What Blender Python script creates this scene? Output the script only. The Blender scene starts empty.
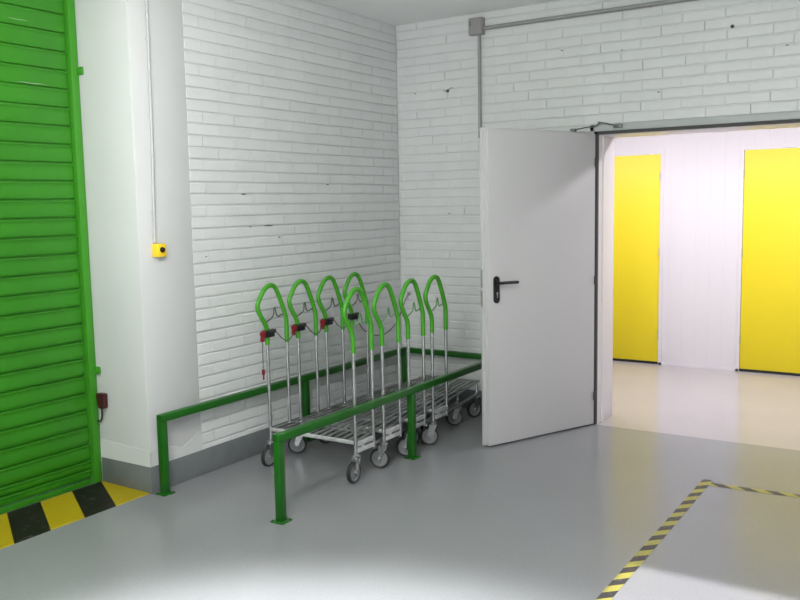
import bpy, bmesh, math, random
from mathutils import Vector, Matrix
random.seed(7)
C = bpy.context.scene.collection
PI = math.pi

# ------------------------------------------------------------------ materials
def nodes(name):
    m = bpy.data.materials.new(name); m.use_nodes = True
    nt = m.node_tree; b = nt.nodes['Principled BSDF']
    return m, nt, b
def mat(name, col, rough=.5, metal=0., bump=0., bscale=60., var=0., vscale=3., spec=.5, coat=0.):
    m, nt, b = nodes(name)
    b.inputs['Base Color'].default_value = (*col, 1)
    b.inputs['Roughness'].default_value = rough
    b.inputs['Metallic'].default_value = metal
    b.inputs['Specular IOR Level'].default_value = spec
    b.inputs['Coat Weight'].default_value = coat
    tc = nt.nodes.new('ShaderNodeTexCoord')
    if bump:
        n = nt.nodes.new('ShaderNodeTexNoise'); n.inputs['Scale'].default_value = bscale; n.inputs['Detail'].default_value = 4
        bp = nt.nodes.new('ShaderNodeBump'); bp.inputs['Strength'].default_value = bump; bp.inputs['Distance'].default_value = .004
        nt.links.new(tc.outputs['Object'], n.inputs['Vector']); nt.links.new(n.outputs['Fac'], bp.inputs['Height'])
        nt.links.new(bp.outputs['Normal'], b.inputs['Normal'])
    if var:
        n = nt.nodes.new('ShaderNodeTexNoise'); n.inputs['Scale'].default_value = vscale; n.inputs['Detail'].default_value = 5
        r = nt.nodes.new('ShaderNodeValToRGB')
        r.color_ramp.elements[0].position = .3; r.color_ramp.elements[1].position = .7
        r.color_ramp.elements[0].color = (*[c*(1-var) for c in col], 1); r.color_ramp.elements[1].color = (*[min(1, c*(1+var)) for c in col], 1)
        nt.links.new(tc.outputs['Object'], n.inputs['Vector']); nt.links.new(n.outputs['Fac'], r.inputs['Fac'])
        nt.links.new(r.outputs['Color'], b.inputs['Base Color'])
    return m
def math_node(nt, op, a, b=None, c=None):
    n = nt.nodes.new('ShaderNodeMath'); n.operation = op
    for i, v in enumerate((a, b, c)):
        if v is None: continue
        if isinstance(v, (int, float)): n.inputs[i].default_value = v
        else: nt.links.new(v, n.inputs[i])
    return n.outputs[0]
def stripes(name, yellow, black, kx, ky, off, pitch, duty=.5, rough=.5, wear=.1):
    """diagonal two-colour stripes in object coordinates"""
    m, nt, b = nodes(name)
    tc = nt.nodes.new('ShaderNodeTexCoord'); s = nt.nodes.new('ShaderNodeSeparateXYZ')
    nt.links.new(tc.outputs['Object'], s.inputs[0])
    u = math_node(nt, 'ADD', math_node(nt, 'MULTIPLY', s.outputs[0], kx), math_node(nt, 'MULTIPLY', s.outputs[1], ky))
    u = math_node(nt, 'DIVIDE', math_node(nt, 'ADD', u, off), pitch)
    if ky == 1 and kx > 0: u = math_node(nt, 'MINIMUM', u, .49)
    f = math_node(nt, 'GREATER_THAN', math_node(nt, 'FRACT', u), duty)
    mx = nt.nodes.new('ShaderNodeMix'); mx.data_type = 'RGBA'
    mx.inputs[6].default_value = (*yellow, 1); mx.inputs[7].default_value = (*black, 1)
    nt.links.new(f, mx.inputs[0])
    n = nt.nodes.new('ShaderNodeTexNoise'); n.inputs['Scale'].default_value = 25; n.inputs['Detail'].default_value = 6
    nt.links.new(tc.outputs['Object'], n.inputs['Vector'])
    r = nt.nodes.new('ShaderNodeMapRange'); r.inputs[1].default_value = .58; r.inputs[2].default_value = .75; r.inputs[3].default_value = 0; r.inputs[4].default_value = wear
    nt.links.new(n.outputs['Fac'], r.inputs[0])
    m2 = nt.nodes.new('ShaderNodeMix'); m2.data_type = 'RGBA'; m2.inputs[7].default_value = (.45, .45, .42, 1)
    nt.links.new(mx.outputs[2], m2.inputs[6]); nt.links.new(r.outputs[0], m2.inputs[0])
    nt.links.new(m2.outputs[2], b.inputs['Base Color']); b.inputs['Roughness'].default_value = rough; b.inputs['Specular IOR Level'].default_value = .3
    return m

M = {}
M['brick'] = mat('painted_brick', (.65, .668, .665), .42, bump=.35, bscale=45, var=.03, vscale=5)
M['plaster'] = mat('painted_plaster', (.57, .583, .582), .5, bump=.15, bscale=14, var=.02, vscale=2)
M['ceiling'] = mat('ceiling_paint', (.90, .91, .90), .8, bump=.1, bscale=20)
M['grey_skirt'] = mat('grey_skirting_paint', (.135, .148, .152), .42, bump=.35, bscale=22, var=.10, vscale=9)
M['door'] = mat('door_coating', (.56, .56, .56), .38, var=.01, vscale=1)
M['lining'] = mat('door_lining', (.74, .72, .74), .35)
M['frame'] = mat('door_frame_paint', (.42, .45, .44), .45)
M['rubber'] = mat('rubber_seal', (.05, .05, .05), .6)
M['black'] = mat('black_plastic', (.008, .008, .009), .32)
M['yellow'] = mat('yellow_door_coating', (.66, .545, .006), .45, var=.01, vscale=1)
M['panel'] = mat('white_panel', (.57, .555, .575), .4)
M['green'] = mat('green_paint', (.006, .095, .004), .36, bump=.12, bscale=30, var=.10, vscale=8)
M['shutter'] = mat('green_shutter_enamel', (.023, .178, .004), .42, bump=.06, bscale=8, var=.09, vscale=2.5)
M['guide'] = mat('green_guide_paint', (.036, .225, .010), .42, var=.05, vscale=6)
M['grip'] = mat('green_handle_grip', (.050, .30, .012), .40, var=.06, vscale=20)
M['chrome'] = mat('zinc_plated_steel', (.50, .51, .52), .27, metal=.95, var=.08, vscale=30)
M['deck'] = mat('galvanised_deck_steel', (.34, .35, .35), .33, metal=.85, var=.15, vscale=14)
M['galv'] = mat('galvanised_channel', (.60, .61, .61), .5, metal=.45, var=.18, vscale=20)
M['tyre'] = mat('black_tyre', (.018, .018, .02), .6)
M['hub'] = mat('grey_wheel_plastic', (.20, .21, .215), .5)
M['wire'] = mat('dark_wire', (.12, .13, .12), .4, metal=.5)
M['red'] = mat('red_plastic', (.19, .008, .014), .35)
M['darkred'] = mat('dark_red_plastic', (.045, .008, .010), .4)
M['conduit'] = mat('grey_conduit', (.30, .305, .305), .5)
M['conduit_pale'] = mat('painted_conduit', (.43, .44, .44), .5)
M['boxgrey'] = mat('junction_box_plastic', (.29, .285, .285), .5)
M['button_yellow'] = mat('yellow_box_plastic', (.88, .60, .02), .4)
M['hookgreen'] = mat('green_grey_wire', (.10, .24, .10), .45)
M['chip'] = mat('bare_mortar', (.10, .10, .10), .8)
M['scuff'] = mat('scratched_paint', (.25, .42, .22), .6)
M['strip'] = stripes('hazard_paint', (.33, .255, .003), (.007, .005, .004), .55, 1, 2.941, .41, .5, .55, .12)
M['tape'] = stripes('hazard_tape', (.30, .28, .05), (.03, .028, .026), -1, 1, 0, .143, .5, .5, .25)

def floor_mat(name, col, col2, rough, wx=None):
    m, nt, b = nodes(name)
    tc = nt.nodes.new('ShaderNodeTexCoord')
    n = nt.nodes.new('ShaderNodeTexNoise'); n.inputs['Scale'].default_value = 1.6; n.inputs['Detail'].default_value = 6
    n2 = nt.nodes.new('ShaderNodeTexNoise'); n2.inputs['Scale'].default_value = 95; n2.inputs['Detail'].default_value = 3
    for k in (n, n2): nt.links.new(tc.outputs['Object'], k.inputs['Vector'])
    r = nt.nodes.new('ShaderNodeValToRGB'); r.color_ramp.elements[0].position = .3; r.color_ramp.elements[1].position = .7
    r.color_ramp.elements[0].color = (*col, 1); r.color_ramp.elements[1].color = (*col2, 1)
    nt.links.new(n.outputs['Fac'], r.inputs['Fac'])
    sp = nt.nodes.new('ShaderNodeMapRange'); sp.inputs[1].default_value = .35; sp.inputs[2].default_value = .65; sp.inputs[3].default_value = .955; sp.inputs[4].default_value = 1.035
    nt.links.new(n2.outputs['Fac'], sp.inputs[0])
    mul = nt.nodes.new('ShaderNodeVectorMath'); mul.operation = 'SCALE'
    nt.links.new(r.outputs['Color'], mul.inputs[0]); nt.links.new(sp.outputs[0], mul.inputs['Scale'])
    nt.links.new(mul.outputs[0], b.inputs['Base Color'])
    b.inputs['Roughness'].default_value = rough; b.inputs['Specular IOR Level'].default_value = .24
    bp = nt.nodes.new('ShaderNodeBump'); bp.inputs['Strength'].default_value = .05; bp.inputs['Distance'].default_value = .002
    nt.links.new(n2.outputs['Fac'], bp.inputs['Height']); nt.links.new(bp.outputs['Normal'], b.inputs['Normal'])
    return m
M['floor'] = floor_mat('grey_epoxy_floor', (.212, .222, .230), (.225, .235, .243), .20)
M['floor2'] = floor_mat('beige_epoxy_floor', (.345, .33, .335), (.365, .35, .355), .16)

# ------------------------------------------------------------------ mesh helpers
def add_box(bm, x0, x1, y0, y1, z0, z1, bev=0., mx=None):
    r = bmesh.ops.create_cube(bm, size=1)
    vs = r['verts']
    for v in vs:
        v.co = Vector(((x0+x1)/2+v.co.x*(x1-x0), (y0+y1)/2+v.co.y*(y1-y0), (z0+z1)/2+v.co.z*(z1-z0)))
    if bev:
        es = list({e for v in vs for e in v.link_edges})
        g = bmesh.ops.bevel(bm, geom=es, offset=bev, segments=2, affect='EDGES', profile=.5)
        vs = list({v for f in g['faces'] for v in f.verts} | {v for v in vs if v.is_valid})
        vs = connected(vs)
    if mx is not None:
        for v in vs: v.co = mx @ v.co
    return vs
def connected(vs):
    seen = set(vs); st = list(vs)
    while st:
        v = st.pop()
        for e in v.link_edges:
            o = e.other_vert(v)
            if o not in seen: seen.add(o); st.append(o)
    return list(seen)
def catmull(pts, n=6, closed=False):
    P = [Vector(p) for p in pts]; out = []
    N = len(P)
    for i in range(N-1):
        p0 = P[max(i-1, 0)]; p1 = P[i]; p2 = P[i+1]; p3 = P[min(i+2, N-1)]
        for k in range(n):
            t = k/n
            out.append(.5*((2*p1)+(-p0+p2)*t+(2*p0-5*p1+4*p2-p3)*t*t+(-p0+3*p1-3*p2+p3)*t**3))
    out.append(P[-1]); return out
def add_tube(bm, pts, r, seg=10, cap=True):
    P = [Vector(p) for p in pts]; rings = []
    t0 = (P[1]-P[0]).normalized()
    up = Vector((0, 0, 1)) if abs(t0.z) < .9 else Vector((1, 0, 0))
    nrm = (up - up.dot(t0)*t0).normalized()
    for i, p in enumerate(P):
        if i == 0: t = t0
        elif i == len(P)-1: t = (P[i]-P[i-1]).normalized()
        else: t = ((P[i+1]-P[i]).normalized()+(P[i]-P[i-1]).normalized()).normalized()
        nrm = (nrm-nrm.dot(t)*t).normalized(); b = t.cross(nrm)
        rr = r[i] if isinstance(r, (list, tuple)) else r
        rings.append([bm.verts.new(p+rr*(math.cos(2*PI*k/seg)*nrm+math.sin(2*PI*k/seg)*b)) for k in range(seg)])
    for a, b in zip(rings, rings[1:]):
        for k in range(seg):
            bm.faces.new((a[k], a[(k+1) % seg], b[(k+1) % seg], b[k]))
    if cap:
        bm.faces.new(rings[0][::-1]); bm.faces.new(rings[-1])
def add_lathe(bm, prof, seg=28, mx=None):
    """prof: (r, h) about local z, closed at both ends when r == 0"""
    rings = []
    for r, h in prof:
        if r < 1e-6: rings.append([bm.verts.new((0, 0, h))])
        else: rings.append([bm.verts.new((r*math.cos(2*PI*k/seg), r*math.sin(2*PI*k/seg), h)) for k in range(seg)])
    for a, b in zip(rings, rings[1:]):
        for k in range(seg):
            k2 = (k+1) % seg
            if len(a) == 1 and len(b) == 1: continue
            if len(a) == 1: bm.faces.new((a[0], b[k], b[k2]))
            elif len(b) == 1: bm.faces.new((a[k], a[k2], b[0]))
            else: bm.faces.new((a[k], a[k2], b[k2], b[k]))
    vs = [v for r in rings for v in r]
    if mx is not None:
        for v in vs: v.co = mx @ v.co
    return vs
def add_prism(bm, poly, axis, a, b):
    """extrude 2-D polygon along axis ('x','y','z') between a and b"""
    def co(p, t):
        return {'x': (t, p[0], p[1]), 'y': (p[0], t, p[1]), 'z': (p[0], p[1], t)}[axis]
    A = [bm.verts.new(co(p, a)) for p in poly]; B = [bm.verts.new(co(p, b)) for p in poly]
    n = len(poly)
    bm.faces.new(A); bm.faces.new(B[::-1])
    for i in range(n): bm.faces.new((A[i], B[i], B[(i+1) % n], A[(i+1) % n]))
def obj(name, bm, m, parent=None, loc=(0, 0, 0), rotz=0., smooth=True, label=None):
    bmesh.ops.recalc_face_normals(bm, faces=bm.faces[:])
    me = bpy.data.meshes.new(name); bm.to_mesh(me); bm.free()
    me.materials.append(m)
    if smooth:
        me.polygons.foreach_set('use_smooth', [True]*len(me.polygons))
        me.set_sharp_from_angle(angle=math.radians(35))
    o = bpy.data.objects.new(name, me); C.objects.link(o)
    o.location = loc; o.rotation_euler = (0, 0, rotz)
    if parent: o.parent = parent
    if label: o['label'] = label
    return o
def empty(name, loc=(0, 0, 0), rotz=0.):
    o = bpy.data.objects.new(name, None); C.objects.link(o); o.location = loc; o.rotation_euler = (0, 0, rotz)
    o.empty_display_size = .1
    return o
def tag(o, label, cat, group=None, kind=None):
    o['label'] = label; o['category'] = cat
    if group: o['group'] = group
    if kind: o['kind'] = kind
    return o
def box(name, m, x0, x1, y0, y1, z0, z1, bev=0., parent=None, origin=None, label=None):
    bm = bmesh.new(); o = origin or (0, 0, 0)
    add_box(bm, x0-o[0], x1-o[0], y0-o[1], y1-o[1], z0-o[2], z1-o[2], bev)
    return obj(name, bm, m, parent, loc=o, label=label)
def struct(o, label, cat):
    return tag(o, label, cat, kind='structure')

# ------------------------------------------------------------------ dimensions
H = 3.047            # ceiling
RX, RY = 6.4, -9.0   # room extents to the right and behind
PY0, PY1 = -2.69, -2.296     # plastered pillar beside the shutter
SHX = -.45           # shutter plane
DX, DX2, DH = 1.673, 3.665, 2.09   # doorway
REV = .347
CY = 2.52            # corridor far wall
CH = 2.62

# ------------------------------------------------------------------ brick walls
def bricks(bm, place, u0, u1, v0, v1, L=.2775, h=.0695, vph=1.642, uph=-2.026, hole=None):
    """painted bricks as slightly uneven raised blocks; place(u, v, d) -> world, d = towards the room"""
    k0 = math.floor((v0-vph)/h); k1 = math.ceil((v1-vph)/h)
    for k in range(k0, k1):
        zb = vph+k*h; off = uph+(L/2 if (k % 2) else 0)+random.uniform(-.012, .012)
        n0 = math.floor((u0-off)/L)-1; n1 = math.ceil((u1-off)/L)+1
        wob = random.uniform(-.0012, .0012)
        cuts = [off+n*L+random.uniform(-.009, .009) for n in range(n0, n1+1)]
        for a, b in zip(cuts, cuts[1:]):
            ga = random.choice((.0, .0, .0002, .0006, .002)); gb = random.choice((.0, .0, .0002, .0006, .002))
            s = max(a+ga, u0); e = min(b-gb, u1)
            t0 = max(zb+random.uniform(.005, .0078), v0); t1 = min(zb+h-random.uniform(.003, .0048), v1)
            segs = [(s, e)]
            if hole and t1 > hole[2] and t0 < hole[3]:
                if t0 < hole[3] < t1-.02: t0 = hole[3]
                elif t1 > hole[3]: continue
                else: segs = [(s, min(e, hole[0])), (max(s, hole[1]), e)]
            for s_, e_ in segs:
                if e_-s_ < .012 or t1-t0 < .008: continue
                d = random.uniform(-.0012, .0012)+wob; tl = random.uniform(-.0012, .0012); tt = random.uniform(-.0008, .0008)
                iv = .0035
                base = [(s_, t0), (e_, t0), (e_, t1), (s_, t1)]
                ins = [(s_+iv, t0+iv), (e_-iv, t0+iv), (e_-iv, t1-iv), (s_+iv, t1-iv)]
                dd = [d-tl-tt, d+tl-tt, d+tl+tt, d-tl+tt]
                A = [bm.verts.new(place(p[0], p[1], -.012)) for p in base]
                B = [bm.verts.new(place(p[0], p[1], q-.002)) for p, q in zip(base, dd)]
                D = [bm.verts.new(place(p[0], p[1], q)) for p, q in zip(ins, dd)]
                for X, Y in ((A, B), (B, D)):
                    for i in range(4): bm.faces.new((X[i], X[(i+1) % 4], Y[(i+1) % 4], Y[i]))
                bm.faces.new(D)

# left wall: brick field between the pillar and the corner
bm = bmesh.new()
add_box(bm, -.2, -.009, PY1, .15, 0, H)
bricks(bm, lambda u, v, d: (d, u, v), PY1+.012, .0, .13, H, )
struct(obj('wall_left', bm, M['brick'], smooth=False), 'white painted brick wall on the left behind the trolleys', 'wall')

# back wall with the doorway
bm = bmesh.new()
add_box(bm, -.2, DX-.02, .009, REV, 0, H)
add_box(bm, DX-.02, DX2+.02, .009, REV, DH+.02, H)
add_box(bm, DX2+.02, RX, .009, REV, 0, H)
bricks(bm, lambda u, v, d: (u, -d, v), .0, RX, .13, H, uph=1.149-.139, vph=2.644-.0695*3, hole=(DX-.05, DX2+.05, -1, DH+.069))
# chipped hole with a few cracks
struct(obj('wall_back', bm, M['brick'], smooth=False), 'white painted brick wall around the double doorway', 'wall')

# wire rawlplug stub in the brickwork
bm = bmesh.new()
add_lathe(bm, [(0, 0), (.012, 0), (.012, .008), (.006, .012), (0, .012)], 12, Matrix.Translation((0, 0, 0)) @ Matrix.Rotation(PI/2, 4, 'X'))
add_tube(bm, catmull([(-.035, -.004, .012), (-.018, -.012, -.004), (0, -.012, .0), (.02, -.014, .016), (.045, -.005, .022)]), .0022, 6)
tag(obj('broken_wall_fixing', bm, M['wire'], loc=(.468, 0.0, 2.496)), 'small broken dark wall fixing in the back brick wall near the corner', 'wall fixing')
# small drilled plugs in the brickwork
for (x, z, w) in ((2.567, 2.724, .012),):
    bm = bmesh.new(); add_lathe(bm, [(0, 0), (w, 0), (w, .006), (0, .006)], 10, Matrix.Rotation(PI/2, 4, 'X'))
    tag(obj('wall_plug', bm, M['black'], loc=(x, .0, z)), 'small black plug in the brick wall above the doorway', 'wall plug')

# dark chips where paint is missing in the joints
wl = bpy.data.objects['wall_left']; wb = bpy.data.objects['wall_back']
chips = [(wl, 'x', -1.828, 1.712, .018), (wl, 'x', -1.60, 1.506, .045), (wl, 'x', -1.78, 1.503, .012), (wl, 'x', -2.183, 1.335, .008), (wl, 'x', -1.50, 1.425, .012), (wl, 'x', -.95, 1.78, .012),
         (wb, 'y', 1.407, 2.70, .010), (wb, 'y', 1.845, 2.655, .009), (wb, 'y', 2.895, 2.57, .010), (wb, 'y', 2.10, 2.35, .010), (wb, 'y', .17, 2.50, .010), (wb, 'y', .47, 1.55, .012)]
for par, ax, u, v, w in chips:
    bm = bmesh.new(); n = 9; pts = []
    for k in range(n):
        a = 2*PI*k/n; rr = random.uniform(.7, 1.2)
        pts.append((u+w*rr*math.cos(a), v+.0035*rr*math.sin(a)))
    if ax == 'x': add_prism(bm, pts, 'x', -.004, .0028)
    else: add_prism(bm, [(p[0], p[1]) for p in pts], 'y', -.0028, .004)
    obj('missing_paint_chip', bm, M['chip'], par, smooth=False)

# plaster pillar and the rest of the shell
bm = bmesh.new(); add_box(bm, -.75, 0, PY0, PY1+.012, 0, H, .006)
# lower plaster coat with an uneven upper edge
random.seed(3)
top = [(PY0+.001+(PY1+.008-PY0)*k/14, .245+.030*math.sin(k*.55)+random.uniform(-.006, .006)) for k in range(15)]
add_prism(bm, [(PY0+.001, .12)]+top+[(PY1+.012, .12)], 'x', -.004, .0035)
top = [(SHX+.03+(.4535)*k/10-.03, .262-.012*k/10+random.uniform(-.006, .006)) for k in range(11)]
add_prism(bm, [(SHX, .12)]+top+[(.0035, .12)], 'y', PY0-.0035, PY0+.004)
struct(obj('wall_pillar', bm, M['plaster']), 'smooth white plastered pillar between the green shutter and the brickwork', 'wall')
bm = bmesh.new()
add_box(bm, -.75, SHX-.12, RY, PY0, 2.95, H)
add_box(bm, -.75, 0, RY, -6.6, 0, H)
struct(obj('wall_left_rear', bm, M['plaster']), 'plastered wall beyond the green shutter', 'wall')
bm = bmesh.new(); add_box(bm, RX, RX+.2, RY, REV, 0, H)
struct(obj('wall_right', bm, M['plaster']), 'plain white plastered wall on the right side', 'wall')
bm = bmesh.new()
OX0, OX1, OZ = 2.66, 3.75, 2.78
add_box(bm, -.75, OX0, RY-.12, RY, 0, H); add_box(bm, OX1, RX+.2, RY-.12, RY, 0, H); add_box(bm, OX0, OX1, RY-.12, RY, OZ, H)
struct(obj('wall_rear', bm, M['plaster']), 'white wall with the open vehicle entrance', 'wall')
struct(box('ceiling', M['ceiling'], -.75, RX+.2, RY, REV, H, H+.15), 'flat pale grey ceiling', 'ceiling')
struct(box('floor', M['floor'], -.75, RX+.2, RY-.12, .0, -.15, 0), 'shiny grey epoxy floor', 'floor')
struct(box('floor_corridor', M['floor2'], -3.5, 8, .0, CY+.1, -.15, 0), 'glossy beige corridor floor behind the doorway', 'floor')

# skirting
struct(box('baseboard_left', M['grey_skirt'], -.002, .008, PY0-.008, 0, 0, .155, .003), 'grey painted skirting along the brick wall', 'baseboard')
struct(box('baseboard_return', M['grey_skirt'], SHX+.03, -.002, PY0-.008, PY0+.002, 0, .155, .003), 'grey painted skirting on the pillar beside the shutter', 'baseboard')
struct(box('baseboard_back', M['grey_skirt'], .008, DX-.05, -.008, .002, 0, .155, .003), 'grey painted skirting below the back brick wall', 'baseboard')

# ------------------------------------------------------------------ roller shutter
t = tag(empty('roller_shutter', (SHX, -4.6, 0)), 'large bright green closed roller shutter with horizontal steel slats', 'shutter')
bm = bmesh.new()
zs = [.03, .085, .14, .239]
z = .239
while z < 2.97: z += .1035; zs.append(z)
prof = []
for a, b in zip(zs, zs[1:]):
    hh = b-a
    prof += [(-.016, a), (-.016, a+.0075), (-.003, a+.009), (-.001, a+.013), (.0005, a+.016), (.002, a+.35*hh), (.002, a+.65*hh), (.0008, b-.018), (.005, b-.011), (.008, b-.007), (.007, b-.002), (-.016, b-.0005)]
back = [(-.03, prof[-1][1]), (-.03, prof[0][1])]
y0, y1 = -6.55+4.6, PY0-.058+4.6
A = [bm.verts.new((p[0]-.012, y0, p[1])) for p in prof+back]; B = [bm.verts.new((p[0]-.012, y1, p[1])) for p in prof+back]
for i in range(len(A)):
    j = (i+1) % len(A); bm.faces.new((A[i], A[j], B[j], B[i]))
obj('slat_curtain', bm, M['shutter'], t, smooth=True)
bm = bmesh.new(); add_box(bm, -.03, .004, y0, y1-.01, 0.0, .03, .004); obj('bottom_bar', bm, M['shutter'], t)
for yy in (PY0-.053, -6.6+.002):
    bm = bmesh.new(); yb = yy+4.6
    add_box(bm, -.055, .022, yb, yb+.050, 0, 3.0, .003)
    obj('guide_rail', bm, M['guide'], t)
for zz in (2.419, .685):
    bm = bmesh.new(); add_box(bm, .014, .062, 1.895, 1.9085, zz-.022, zz+.022, .002)
    add_lathe(bm, [(0, 0), (.007, 0), (.007, .004), (0, .005)], 8, Matrix.Translation((.044, 1.895, zz)) @ Matrix.Rotation(PI/2, 4, 'X'))
    obj('fixing_lug', bm, M['guide'], t)
for (ya, yb, zc) in ((-3.10, -2.98, 2.655), (-3.07, -2.88, 2.325)):
    bm = bmesh.new()
    pts = [(.0065-.012, ya+4.6+(yb-ya)*k/6, zc+.0012*math.sin(k*1.7)) for k in range(7)]
    add_tube(bm, pts, [.0006, .0018, .0024, .002, .0024, .0016, .0006], 6)
    obj('paint_scuff', bm, M['scuff'], t, label='pale scratched paint streak')

# painted hazard strip in front of the shutter
bm = bmesh.new()
add_prism(bm, [(SHX+.024, 0), (-.004, 0), (-.012, .004), (SHX+.024, .007)], 'y', -6.59, PY0-.009)
tag(obj('hazard_threshold_strip', bm, M['strip'], smooth=False), 'wide yellow and black painted threshold strip at the foot of the green shutter', 'floor marking')

# floor tape
bm = bmesh.new(); add_box(bm, 0, .055, -5.0, 0, 0, .0008)
tape = tag(empty('floor_tape', (2.652, -.893, 0)), 'yellow and black hazard tape marking a corner on the floor in front of the doorway', 'floor tape')
obj('tape_run', bm, M['tape'], tape, loc=(0, 0, .0004), label='long run of tape towards the camera')
bm = bmesh.new(); add_box(bm, -.055, 0, -2.6, 0, 0, .0008)
o = obj('tape_run', bm, M['tape'], tape, loc=(.055, .0, .0006), label='short run of tape parallel to the doorway')
o.rotation_euler = (0, 0, PI/2+.07); o.location = (.052, -.048, .0006)

# ------------------------------------------------------------------ double doorway
d1 = struct(empty('door_1', (DX, 0, 0)), 'white steel door leaf standing open with black handle', 'door')
ang = -1.984
leaf_par = empty('leaf_pivot', (0, -.012, 0), ang) if False else None
def leafmx(): return Matrix.Translation((0, -.012, 0)) @ Matrix.Rotation(ang, 4, 'Z')
LM = leafmx()
def leaf_obj(name, bm, m, parent, label=None):
    for v in bm.verts: v.co = LM @ v.co
    return obj(name, bm, m, parent, label=label)
# leaf local: x = along leaf from the hinge, y = +: visible side ; z up
bm = bmesh.new()
add_box(bm, .012, .990, -.036, 0, .012, 2.095, .002)
add_box(bm, .004, 1.010, -.056, -.034, .012, 2.112, .003)
leaf = leaf_obj('door_leaf', bm, M['door'], d1)
bm = bmesh.new()      # handle plate with rounded ends
cx, hw = .927, .023
pts = [(cx+hw*math.cos(a), 1.125+hw*math.sin(a)) for a in [PI*k/10 for k in range(11)]]+[(cx+hw*math.cos(a), .992+hw*math.sin(a)) for a in [PI+PI*k/10 for k in range(11)]]
add_prism(bm, pts, 'y', 0, .010)
leaf_obj('handle_plate', bm, M['black'], d1)
bm = bmesh.new()
add_tube(bm, catmull([(cx, .008, 1.105), (cx, .040, 1.105), (cx-.012, .052, 1.105), (cx-.04, .053, 1.105), (cx-.145, .053, 1.103)], 5), .0105, 12)
leaf_obj('lever_handle', bm, M['black'], d1)
bm = bmesh.new()
add_lathe(bm, [(0, 0), (.009, 0), (.009, .004), (0, .004)], 14, Matrix.Translation((cx, .010, 1.035)) @ Matrix.Rotation(-PI/2, 4, 'X'))
add_box(bm, cx-.004, cx+.004, .010, .0135, 1.005, 1.035, .001)
leaf_obj('lock_cylinder', bm, M['chrome'], d1)
bm = bmesh.new(); add_box(bm, 1.008, 1.0118, -.055, -.037, .945, 1.195)
lp = leaf_obj('lock_faceplate', bm, M['boxgrey'], d1)
bm = bmesh.new(); add_box(bm, 1.008, 1.019, -.054, -.038, 1.052, 1.074, .003)
leaf_obj('latch_bolt', bm, M['panel'], d1)
for zz in (.22, 1.065, 1.90):
    bm = bmesh.new()
    add_lathe(bm, [(0, -.03), (.009, -.03), (.009, .03), (0, .03)], 12, Matrix.Translation((0.0, -.024, zz)))
    obj('hinge', bm, M['rubber'], d1)
# steel frame around the opening
W = DX2-DX
bm = bmesh.new()
add_box(bm, -.048, -.020, -.012, .06, 0, DH+.069, .002)
add_box(bm, W+.020, W+.048, -.012, .06, 0, DH+.069, .002)
add_box(bm, -.048, W+.048, -.012, .06, DH+.024, DH+.069, .002)
obj('door_frame', bm, M['frame'], d1)
bm = bmesh.new()
add_box(bm, -.020, 0.004, .0, .025, 0, DH+.024)
add_box(bm, W-.004, W+.020, .0, .025, 0, DH+.024)
add_box(bm, -.020, W+.020, .0, .025, DH+.002, DH+.024)
obj('rubber_seal', bm, M['rubber'], d1)
bm = bmesh.new()
add_box(bm, -.022, .004, .025, REV+.01, 0, DH+.022, .001)
add_box(bm, W-.004, W+.022, .025, REV+.01, 0, DH+.022, .001)
add_box(bm, -.022, W+.022, .025, REV+.01, DH-.002, DH+.022, .001)
add_box(bm, .0, .012, .10, .125, 0, DH-.0)
obj('door_lining', bm, M['lining'], d1)
# folding stay over the leaf
bm = bmesh.new()
add_tube(bm, catmull([(-.11, -.165, 2.122), (-.05, -.10, 2.138), (.0, -.035, 2.150), (.02, -.022, 2.172)], 4), .0045, 8)
add_tube(bm, catmull([(.02, -.024, 2.174), (.06, -.022, 2.168), (.12, -.020, 2.150), (.17, -.018, 2.140)], 4), .0045, 8)
add_box(bm, .125, .185, -.030, -.012, 2.128, 2.152, .002)
add_lathe(bm, [(0, 0), (.010, 0), (.010, .012), (0, .012)], 10, Matrix.Translation((.02, -.024, 2.166)))
add_box(bm, -.13, -.095, -.185, -.150, 2.109, 2.13, .002)
obj('door_stay', bm, M['wire'], d1)

# ------------------------------------------------------------------ corridor beyond
def corrugated(x0, x1, z0, z1, name, m, label, grooves=True):
    bm = bmesh.new(); pitch = .1267
    poly = [(x0, CY+.05), (x0, CY)]
    if grooves:
        x = x0+pitch*.5
        while x < x1-.03:
            poly += [(x-.005, CY), (x-.002, CY+.004), (x+.002, CY+.004), (x+.005, CY)]; x += pitch
    poly += [(x1, CY), (x1, CY+.05)]
    add_prism(bm, poly, 'z', z0, z1)
    return struct(obj(name, bm, m, smooth=False), label, 'wall')
doors = [(-1.85, -.85), (.402, 1.402), (2.162, 3.162), (3.92, 4.92)]
xs = [-3.5]+[v for d in doors for v in d]+[8]
bm = bmesh.new()
def groove_panel(bm, x0, x1, z0, z1, phase=0):
    pitch = .1267; poly = [(x0, CY+.05), (x0, CY)]; x = x0+.09
    while x < x1-.03:
        poly += [(x-.004, CY), (x-.0015, CY+.0012), (x+.0015, CY+.0012), (x+.004, CY)]; x += pitch
    poly += [(x1, CY), (x1, CY+.05)]
    add_prism(bm, poly, 'z', z0, z1)
for a, b in zip(xs[0::2], xs[1::2]): groove_panel(bm, a, b, 0, CH)
for a, b in doors: groove_panel(bm, a, b, 2.075, CH)
struct(obj('wall_corridor', bm, M['panel'], smooth=False), 'white panelled corridor wall between the yellow doors', 'wall')
bm = bmesh.new()
for a, b in zip(xs[0::2], xs[1::2]): add_box(bm, a, b, CY-.006, CY+.001, 0, .022)
struct(obj('trim_1', bm, M['panel']), 'thin white base trim of the corridor wall', 'trim')
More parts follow.
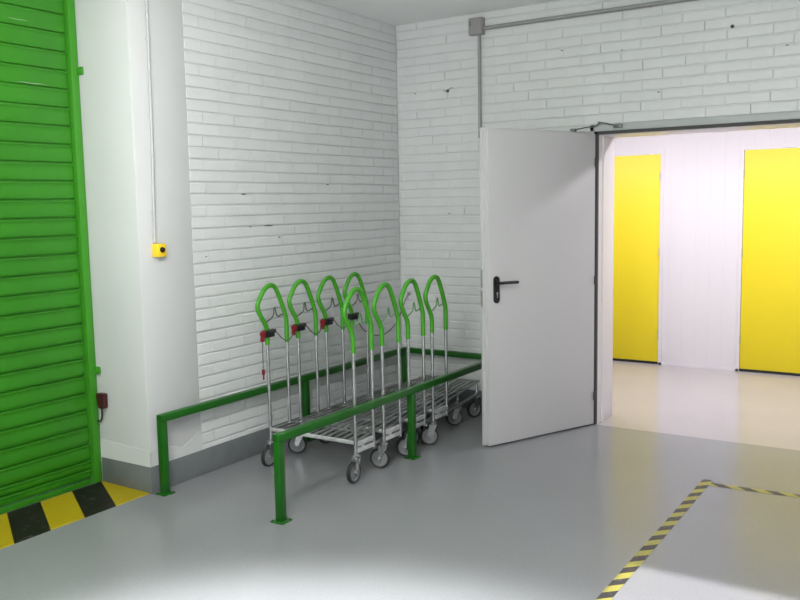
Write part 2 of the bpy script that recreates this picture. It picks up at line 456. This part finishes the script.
for i, (a, b) in enumerate(doors):
    lab = ['yellow unit door far left, hidden by the wall', 'yellow storage unit door beside the open door leaf, left of the white panels',
           'yellow storage unit door at the right edge, right of the white panels', 'yellow unit door beyond the right edge'][i]
    if i in (0, 3): 
        # outside the picture, only closes the wall
        struct(box('wall_corridor_infill', M['panel'], a, b, CY+.005, CY+.05, 0, 2.075), 'white corridor wall panel beyond the doors', 'wall'); continue
    dd = struct(empty('door_%d' % (i+1), (a, CY, 0)), lab, 'door')
    bm = bmesh.new(); add_box(bm, .004, .996, .004, .04, .026, 2.066, .001); obj('door_panel', bm, M['yellow'], dd)
    bm = bmesh.new(); add_box(bm, .004, .996, .002, .045, .0, .024); obj('bottom_gap_shade', bm, M['black'], dd)  # black strip stands in for the shade in the gap under the door
    bm = bmesh.new()
    add_box(bm, -.030, .002, -.006, .03, 0, 2.070); add_box(bm, .998, 1.030, -.006, .03, 0, 2.070); add_box(bm, -.030, 1.030, -.006, .03, 2.070, 2.108)
    obj('frame', bm, M['panel'], dd)
    hx = .998 if i == 1 else .002
    for zz in (.3, 1.12, 1.85):
        bm = bmesh.new(); add_lathe(bm, [(0, -.04), (.006, -.04), (.006, .04), (0, .04)], 10, Matrix.Translation((hx, -.008, zz))); obj('hinge', bm, M['conduit_pale'], dd)
    # handle on the opposite side of the leaf
    kx = .07 if i == 1 else .93
    bm = bmesh.new(); add_box(bm, kx-.018, kx+.018, -.008, .006, .98, 1.12, .003); add_tube(bm, [(kx, -.006, 1.08), (kx, -.045, 1.08), (kx+(.1 if i == 1 else -.1), -.047, 1.08)], .008, 10)
    obj('door_handle', bm, M['chrome'], dd)
struct(box('ceiling_corridor', M['panel'], -3.5, 8, REV, CY+.05, CH, CH+.1), 'white corridor ceiling', 'ceiling')
bm = bmesh.new(); add_box(bm, -3.6, -3.5, REV, CY+.05, 0, CH); add_box(bm, 8, 8.1, REV, CY+.05, 0, CH); add_box(bm, RX, 8, REV-.05, REV, 0, CH); add_box(bm, -3.5, -.2, REV-.05, REV, 0, CH)
struct(obj('wall_corridor_ends', bm, M['panel']), 'white walls closing both ends of the corridor', 'wall')

# ------------------------------------------------------------------ guard rail
gr = tag(empty('guard_rail', (.5, -1.4, 0)), 'green square-tube guard rail on floor posts enclosing the parked trolleys', 'guard rail')
gx0, gx1, gy0, gy1, gz = .071, .941, -2.652, -.07, .4645
h = .021
def grp(name, x0, x1, y0, y1, z0, z1, m='green', bev=.003):
    bm = bmesh.new(); add_box(bm, x0-.5, x1-.5, y0+1.4, y1+1.4, z0, z1, bev); return obj(name, bm, M[m], gr)
# top rails (surface at gz)
grp('top_rail', gx0-h, gx0+h, gy0-h, gy1+h, gz-.042, gz)
grp('top_rail', gx1-h, gx1+h, gy0-h, gy1+h, gz-.042, gz)
grp('top_rail', gx0+h, gx1-h, gy1-h, gy1+h, gz-.042, gz)
for (x, y) in ((gx0, gy0), (gx1, gy0), (gx0, -1.36), (gx1, -1.36), (gx0, gy1), (gx1, gy1)):
    p = grp('post', x-h, x+h, y-h, y+h, .004, gz-.042)
    bm = bmesh.new(); add_box(bm, x-.5-.042, x-.5+.042, y+1.4-.042, y+1.4+.042, 0, .005, .001)
    for sx in (-1, 1):
        for sy in (-1, 1):
            add_lathe(bm, [(0, .011), (.004, .011), (.006, .009), (.006, .005), (0, .005)], 8, Matrix.Translation((x-.5+sx*.032, y+1.4+sy*.032, 0)))
    b_ = obj('base_plate', bm, M['green'], p)

# ------------------------------------------------------------------ trolleys
TX = .575; HW = .33
def wheel_parts(cp, wr=.063, wt=.028):
    bm = bmesh.new()
    R = Matrix.Translation((0, -.028, wr)) @ Matrix.Rotation(PI/2, 4, 'Y')
    w = wt/2
    add_lathe(bm, [(wr*.80, -w*.8), (wr*.93, -w), (wr*.985, -w*.75), (wr, -w*.35), (wr, w*.35), (wr*.985, w*.75), (wr*.93, w), (wr*.80, w*.8), (wr*.80, -w*.8)], 36, R)
    obj('tyre', bm, M['tyre'], cp)
    bm = bmesh.new()
    add_lathe(bm, [(0, -w*1.05), (wr*.22, -w*1.05), (wr*.25, -w*.7), (wr*.62, -w*.45), (wr*.66, -w*.85), (wr*.805, -w*.85), (wr*.805, w*.85), (wr*.66, w*.85), (wr*.62, w*.45), (wr*.25, w*.7), (wr*.22, w*1.05), (0, w*1.05)], 36, R)
    obj('wheel_hub', bm, M['hub'], cp)
def caster(par, x, y, head, ztop, label=None):
    """fork mesh is the part; tyre and hub are its sub-parts. wheel rolls along local y"""
    bm = bmesh.new()
    wr = .063; q = .013
    for s in (-1, 1):
        prof = [(-.028-.011, wr-.008), (-.028+.008, wr-.013), (-.028+.014, wr+.004), (.022, .122+q), (.022, .134+q), (-.024, .134+q), (-.030, .118+q), (-.028-.014, wr+.004)]
        add_prism(bm, prof, 'x', s*.0165, s*.0200)
        add_lathe(bm, [(0, 0), (.008, 0), (.008, .005), (0, .006)], 10, Matrix.Translation((s*.0200, -.028, wr)) @ Matrix.Rotation(s*PI/2, 4, 'Y'))
    add_box(bm, -.020, .020, -.026, .022, .124+q, .134+q, .003)
    add_lathe(bm, [(0, .132+q), (.024, .132+q), (.026, .136+q), (.026, .143+q), (.020, .148+q), (.014, .150+q), (.014, ztop), (0, ztop)], 20)
    c = obj('caster', bm, M['chrome'], par, loc=(x, y, 0), rotz=head, label=label)
    wheel_parts(c)
    return c
LOOP = [(0, .79), (0, .85), (-.012, .897), (-.064, .975), (-.077, 1.01), (-.073, 1.040), (-.026, 1.107), (.016, 1.136), (.058, 1.141), (.097, 1.114), (.145, 1.02), (.178, .94), (.187, .90), (.187, .79)]
def make_trolley(y0, heads, fheads, fx=(.229, .229), foff=(0, 0), key=True, last=False):
    t = empty('platform_trolley', (TX, y0, 0))
    for s in (-1, 1):
        x = s*HW
        for yy in (0, .187):
            bm = bmesh.new(); add_tube(bm, [(x, yy, .168 if yy == 0 else .158), (x, yy, .80)], .0110, 14)
            obj('upright_pole', bm, M['chrome'], t)
        bm = bmesh.new()
        pts = [(x, 0, .772)]+catmull([(x, a, b) for a, b in LOOP], 6)+[(x, .187, .765)]
        add_tube(bm, pts, .0148, 14)
        g = obj('handle_grip', bm, M['grip'], t)
        bm = bmesh.new()
        w = [(x, .0, .917), (x, .022, .925), (x, .050, .938), (x, .066, .955), (x, .070, .988), (x, .078, .998), (x, .084, .985), (x, .094, .950), (x, .108, .938), (x, .135, .945), (x, .178, .955)]
        add_tube(bm, catmull(w, 4), .0045, 8)
        obj('hook_wire', bm, M['wire'] if s < 0 else M['hookgreen'], t)
        # side channel between the two poles
        bm = bmesh.new(); sx = s
        add_box(bm, x-.016, x+.008, .010, .178, .170, .194, .002); add_box(bm, x-.010, x+.006, .010, .178, .208, .236, .002)
        add_box(bm, x-.012, x+.004, .060, .085, .170, .236, .001)
        obj('side_channel', bm, M['galv'], t)
        # lower chassis rail, tapering towards the front casters
        bm = bmesh.new(); a = Vector((x*.965, .178, .176)); b = Vector((s*fx[0 if s < 0 else 1], .83, .176))
        add_tube(bm, [a, b], .010, 8)
        add_tube(bm, [b+Vector((0, -.01, 0)), b+Vector((0, 0, .090))], .008, 8)
        obj('chassis_rail', bm, M['deck'], t)
    # wire deck
    k = .045
    def dz(y): return .232+k*y
    def half(y): return .318-.088*y/.86
    bm = bmesh.new()
    n = 13
    for j in range(n):
        f = -1+2*j/(n-1)
        xa, xb = f*half(0), f*half(.86)
        vs = []
        for (xx, yy) in ((xa, 0.0), (xb, .86)):
            for (ox, oz) in ((-.0105, 0), (.0105, 0), (.0105, .006), (-.0105, .006)):
                vs.append(bm.verts.new((xx+ox, yy, dz(yy)+oz)))
        for q in range(4): bm.faces.new((vs[q], vs[(q+1) % 4], vs[4+(q+1) % 4], vs[4+q]))
        bm.faces.new(vs[0:4]); bm.faces.new(vs[4:8])
    for yy in (.03, .19, .205, .42, .435, .64, .655, .86):
        add_tube(bm, [(-half(yy)-.006, yy, dz(yy)-.001), (half(yy)+.006, yy, dz(yy)-.001)], .0045, 8)
    obj('wire_deck', bm, M['deck'], t)
    bm = bmesh.new(); add_box(bm, -HW+.008, HW-.008, -.004, .014, .222, .243, .003)
    obj('front_crossbar', bm, M['galv'], t)
    # casters
    for s, hd in zip((-1, 1), heads): caster(t, s*HW, 0, hd, .176)
    for q, (s, hd) in enumerate(zip((-1, 1), fheads)): caster(t, s*fx[q], .83+foff[q], hd, .192)
    # coin lock on the wall-side handle
    bm = bmesh.new()
    x = -HW
    add_box(bm, x-.018, x+.030, -.030, .040, .822, .866, .005)
    add_box(bm, x+.030, x+.040, -.022, .028, .824, .860, .003)
    lock = obj('coin_lock', bm, M['black'], t)
    bm = bmesh.new(); add_box(bm, x-.006, x+.024, .034, .062, .842, .866, .004)
    obj('key_socket', bm, M['darkred'], lock)
    if key:
        bm = bmesh.new(); add_box(bm, x-.010, x+.020, -.054, -.028, .822, .864, .005); add_box(bm, x-.006, x+.016, -.060, -.040, .798, .824, .003); add_box(bm, x-.004, x+.012, -.066, -.052, .838, .858, .003)
        obj('lock_key', bm, M['red'], lock)
    if not last:
        bm = bmesh.new()
        add_tube(bm, catmull([(x+.008, .055, .856), (x+.012, .085, .835), (x+.014, .120, .800), (x+.012, .160, .780), (x+.012, .19, .779), (x+.010, .215, .788), (x+.008, .245, .815)], 5), .0035, 7)
        obj('link_chain', bm, M['wire'], lock)
    return t
labs = ['nearest platform trolley of the nested row, red key dangling on a chain',
        'second platform trolley of the nested row, slotted in behind the nearest one',
        'third platform trolley of the nested row, second closest to the wall corner',
        'farthest platform trolley of the nested row, closest to the corner, lock without red key']
R = math.radians
heads = [(R(2), R(4)), (R(-60), R(-72)), (R(-20), R(-48)), (R(-50), R(-52))]
fheads = [(R(-40), R(-70)), (R(-60), R(-30)), (R(-60), R(-50)), (R(-60), R(-25))]
for i in range(4):
    y0 = -1.930+.300*i
    t = make_trolley(y0, heads[i], fheads[i], fx=(.229, .229 if i != 1 else .185), key=i < 3, last=i == 3)
    tag(t, labs[i], 'trolley', 'nested platform trolleys')
# the loose key on its chain at the first trolley
first = [o for o in bpy.data.objects if o.name == 'platform_trolley'][0]
lk = [o for o in first.children if o.name.startswith('coin_lock')][0]
bm = bmesh.new(); x = -HW+.005
for k in range(13):
    z = .800-k*.0135
    add_lathe(bm, [(.0015, z-.006), (.0042, z-.003), (.0042, z+.003), (.0015, z+.006)], 6, Matrix.Translation((x, -.052, 0)))
obj('key_chain', bm, M['wire'], lk)
bm = bmesh.new(); add_box(bm, x-.008, x+.008, -.060, -.044, .590, .626, .004); add_box(bm, x-.004, x+.004, -.056, -.048, .560, .592, .002)
obj('loose_key', bm, M['red'], lk)

# tether from the last trolley to the corner
bm = bmesh.new()
cab = [(.247, -.985, .845), (.247, -.955, .794), (.237, -.862, .715), (.228, -.735, .667), (.226, -.588, .655), (.205, -.441, .687), (.154, -.274, .743), (.101, -.098, .849), (.080, -.012, .900)]
add_tube(bm, catmull(cab, 6), .0042, 7)
tc_ = tag(empty('tether_cable', (.080, 0, .9)), 'thin dark tether cable sagging from the last trolley to the back wall corner', 'cable')
for v in bm.verts: v.co -= Vector((.080, 0, .9))
obj('cable', bm, M['wire'], tc_)
bm = bmesh.new(); add_lathe(bm, [(0, 0), (.016, 0), (.016, .004), (.009, .016), (0, .018)], 12, Matrix.Rotation(PI/2, 4, 'X'))
obj('wall_anchor', bm, M['boxgrey'], tc_)

# ------------------------------------------------------------------ wall services
def clampring(par, p, r, axis, m):
    bm = bmesh.new()
    mx = Matrix.Translation(p)
    if axis == 'x': mx = mx @ Matrix.Rotation(PI/2, 4, 'Y')
    add_lathe(bm, [(0, -.009), (r, -.009), (r, .009), (0, .009)], 14, mx)
    return obj('pipe_clip', bm, m, par)
# conduit down the pillar
ct = tag(empty('conduit_pipe', (.012, -2.58, 1.44)), 'thin grey conduit running down the white pillar to the yellow button', 'pipe')
bm = bmesh.new(); add_tube(bm, [(0, -.006, 0), (0, .012, .65), (0, .024, 1.607)], .0085, 12)
obj('pipe', bm, M['conduit_pale'], ct)
clampring(ct, (0, .018, 1.133), .0125, 'z', M['conduit_pale']); clampring(ct, (0, -.004, .166), .010, 'z', M['conduit_pale'])
# push button box
bt = tag(empty('push_button_box', (0, -2.566, 1.395)), 'small yellow push button box with black button on the white pillar', 'push button')
bm = bmesh.new(); add_box(bm, .0, .046, -.034, .034, -.037, .037, .004)
obj('housing', bm, M['button_yellow'], bt)
bm = bmesh.new()
add_lathe(bm, [(0, 0), (.016, 0), (.016, .006), (.012, .014), (0, .016)], 20, Matrix.Translation((.046, .0, .003)) @ Matrix.Rotation(PI/2, 4, 'Y'))
obj('button', bm, M['black'], bt)
bm = bmesh.new()
for sy in (-1, 1):
    for sz in (-1, 1):
        add_lathe(bm, [(0, 0), (.003, 0), (.003, .001), (0, .001)], 8, Matrix.Translation((.046, sy*.026, sz*.028)) @ Matrix.Rotation(PI/2, 4, 'Y'))
bm.free()
# red socket beside the shutter
sk = tag(empty('charging_plug', (-.378, PY0, .50)), 'dark red plug with black cable on the wall beside the green shutter guide', 'plug')
bm = bmesh.new()
add_prism(bm, [(-.022, .048), (-.018, .054), (.040, .054), (.044, .048), (.042, -.032), (.032, -.038), (-.002, -.038), (-.016, -.018)], 'y', -.040, -.004)
bmesh.ops.bevel(bm, geom=bm.edges[:], offset=.004, segments=2, affect='EDGES')
obj('plug_body', bm, M['darkred'], sk)
bm = bmesh.new(); add_box(bm, -.012, .030, -.008, .0, -.02, .03, .002); obj('back_plate', bm, M['black'], sk)
bm = bmesh.new(); add_tube(bm, catmull([(.012, -.028, -.036), (.012, -.028, -.075), (.002, -.028, -.108), (-.020, -.028, -.118), (-.030, -.030, -.112)], 5), .0055, 8)
obj('cable', bm, M['black'], sk)
# junction box and conduits on the back wall
jb = tag(empty('junction_box', (.737, 0, 2.945)), 'grey junction box high on the back wall near the corner', 'junction box')
bm = bmesh.new(); add_box(bm, -.056, .056, -.055, .004, -.062, .062, .004); obj('housing', bm, M['boxgrey'], jb)
bm = bmesh.new(); add_box(bm, -.052, .052, -.061, -.054, -.058, .058, .002); obj('lid', bm, M['boxgrey'], jb)
bm = bmesh.new(); add_box(bm, -.040, -.034, -.063, -.060, .000, .034, .0005); obj('lid_slot', bm, M['black'], jb)
cv = tag(empty('conduit_pipe', (.752, -.016, 2.10)), 'grey conduit dropping from the junction box to the top of the open door', 'pipe')
bm = bmesh.new(); add_tube(bm, [(0, 0, .02), (0, 0, .785)], .0125, 12); obj('pipe', bm, M['conduit'], cv)
clampring(cv, (0, 0, .43), .0150, 'z', M['conduit']); clampring(cv, (0, 0, .30), .0135, 'z', M['conduit'])
chz = tag(empty('conduit_pipe', (.79, -.018, 2.928)), 'grey conduit running right from the junction box below the ceiling', 'pipe')
bm = bmesh.new(); add_tube(bm, [(.003, 0, 0), (5.5, 0, .012)], .0145, 12); obj('pipe', bm, M['conduit'], chz)
for xx in (.12, .55, 1.25, 2.0, 2.8): clampring(chz, (xx, 0, 0), .0155, 'x', M['conduit'])

# ------------------------------------------------------------------ lamps
def area(name, loc, sx, sy, power, col=(1, 1, 1), rot=(0, 0, 0), spread=None):
    L = bpy.data.lights.new(name, 'AREA'); L.shape = 'RECTANGLE'; L.size = sx; L.size_y = sy; L.energy = power; L.color = col
    if spread: L.spread = spread
    o = bpy.data.objects.new(name, L); C.objects.link(o); o.location = loc; o.rotation_euler = rot
    return o
WARM = (1.0, .985, .955)
def lamp_at(name, loc, power, radius, col):
    L = bpy.data.lights.new(name, 'POINT'); L.energy = power; L.shadow_soft_size = radius; L.color = col
    o = bpy.data.objects.new(name, L); C.objects.link(o); o.location = loc
for (x, y, pw) in ((1.9, -4.4, 72), (3.1, -6.3, 66)):
    lt = tag(empty('ceiling_lamp', (x, y, H)), 'slim white ceiling lamp hanging above the room', 'lamp', 'ceiling lamps')
    bm = bmesh.new(); add_box(bm, -.03, .03, -.7, .7, -.42, -.37, .006); obj('lamp_housing', bm, M['panel'], lt)
    for yy in (-.6, .6):
        bm = bmesh.new(); add_tube(bm, [(0, yy, -.37), (0, yy, 0)], .008, 8); obj('hanging_rod', bm, M['panel'], lt)
    for yy in (-.35, .35): lamp_at('fluorescent_light', (x, y+yy, H-.56), pw/2, .10, WARM)
    for sx in (-1, 1): area('fluorescent_light', (x+sx*.05, y, H-.47), .07, 1.3, pw*.36, WARM, rot=(0, sx*-R(90), 0))
area('entrance_daylight', ((OX0+OX1)/2, RY+.05, OZ/2), OX1-OX0, OZ-.1, 26, (.98, .99, 1.0), rot=(R(90), 0, 0))
area('corridor_light', (2.4, 1.2, CH-.06), 5.0, .3, 103, (1.0, .925, .99), rot=(R(3), 0, 0))
# sun arriving through the entrance behind the camera
s = bpy.data.lights.new('sun', 'SUN'); s.energy = 12; s.angle = R(.3); s.color = (1, .94, .99)
so = bpy.data.objects.new('sun', s); C.objects.link(so); so.rotation_euler = (R(90-22.1), 0, 0)
sp = bpy.data.lights.new('foreground_fill', 'SPOT'); sp.energy = 1000; sp.spot_size = R(68); sp.spot_blend = .45; sp.shadow_soft_size = .15; sp.color = (1, .99, 1)  # added spot overhead, imitates the soft pool of daylight on the foreground floor
spo = bpy.data.objects.new('foreground_fill', sp); C.objects.link(spo); spo.location = (2.35, -4.5, 2.8)
d = Vector((2.35, -4.45, 0))-Vector(spo.location); spo.rotation_euler = d.to_track_quat('-Z', 'Y').to_euler()
w = bpy.data.worlds.new('World'); bpy.context.scene.world = w; w.use_nodes = True
w.node_tree.nodes['Background'].inputs[0].default_value = (.75, .85, 1, 1); w.node_tree.nodes['Background'].inputs[1].default_value = 1.2

# ------------------------------------------------------------------ camera
yaw, pitch, roll, F = .5737, -.1110, -.0185, 860.26
cam = bpy.data.cameras.new('camera'); co = bpy.data.objects.new('camera', cam); C.objects.link(co)
cam.sensor_width = 36; cam.lens = F*36/800; cam.clip_start = .02
Fv = Vector((-math.sin(yaw)*math.cos(pitch), math.cos(yaw)*math.cos(pitch), math.sin(pitch)))
Rv = Vector((math.cos(yaw), math.sin(yaw), 0)); Uv = Rv.cross(Fv)
c_, s_ = math.cos(roll), math.sin(roll)
R2 = c_*Rv+s_*Uv; U2 = -s_*Rv+c_*Uv
co.matrix_world = Matrix(((R2.x, U2.x, -Fv.x, 3.8289), (R2.y, U2.y, -Fv.y, -5.9415), (R2.z, U2.z, -Fv.z, 1.6308), (0, 0, 0, 1)))
sc = bpy.context.scene; sc.camera = co
sc.view_settings.view_transform = 'Standard'; sc.view_settings.look = 'None'
sc.view_settings.gamma = 1; sc.view_settings.use_curve_mapping = False; sc.view_settings.exposure = .35
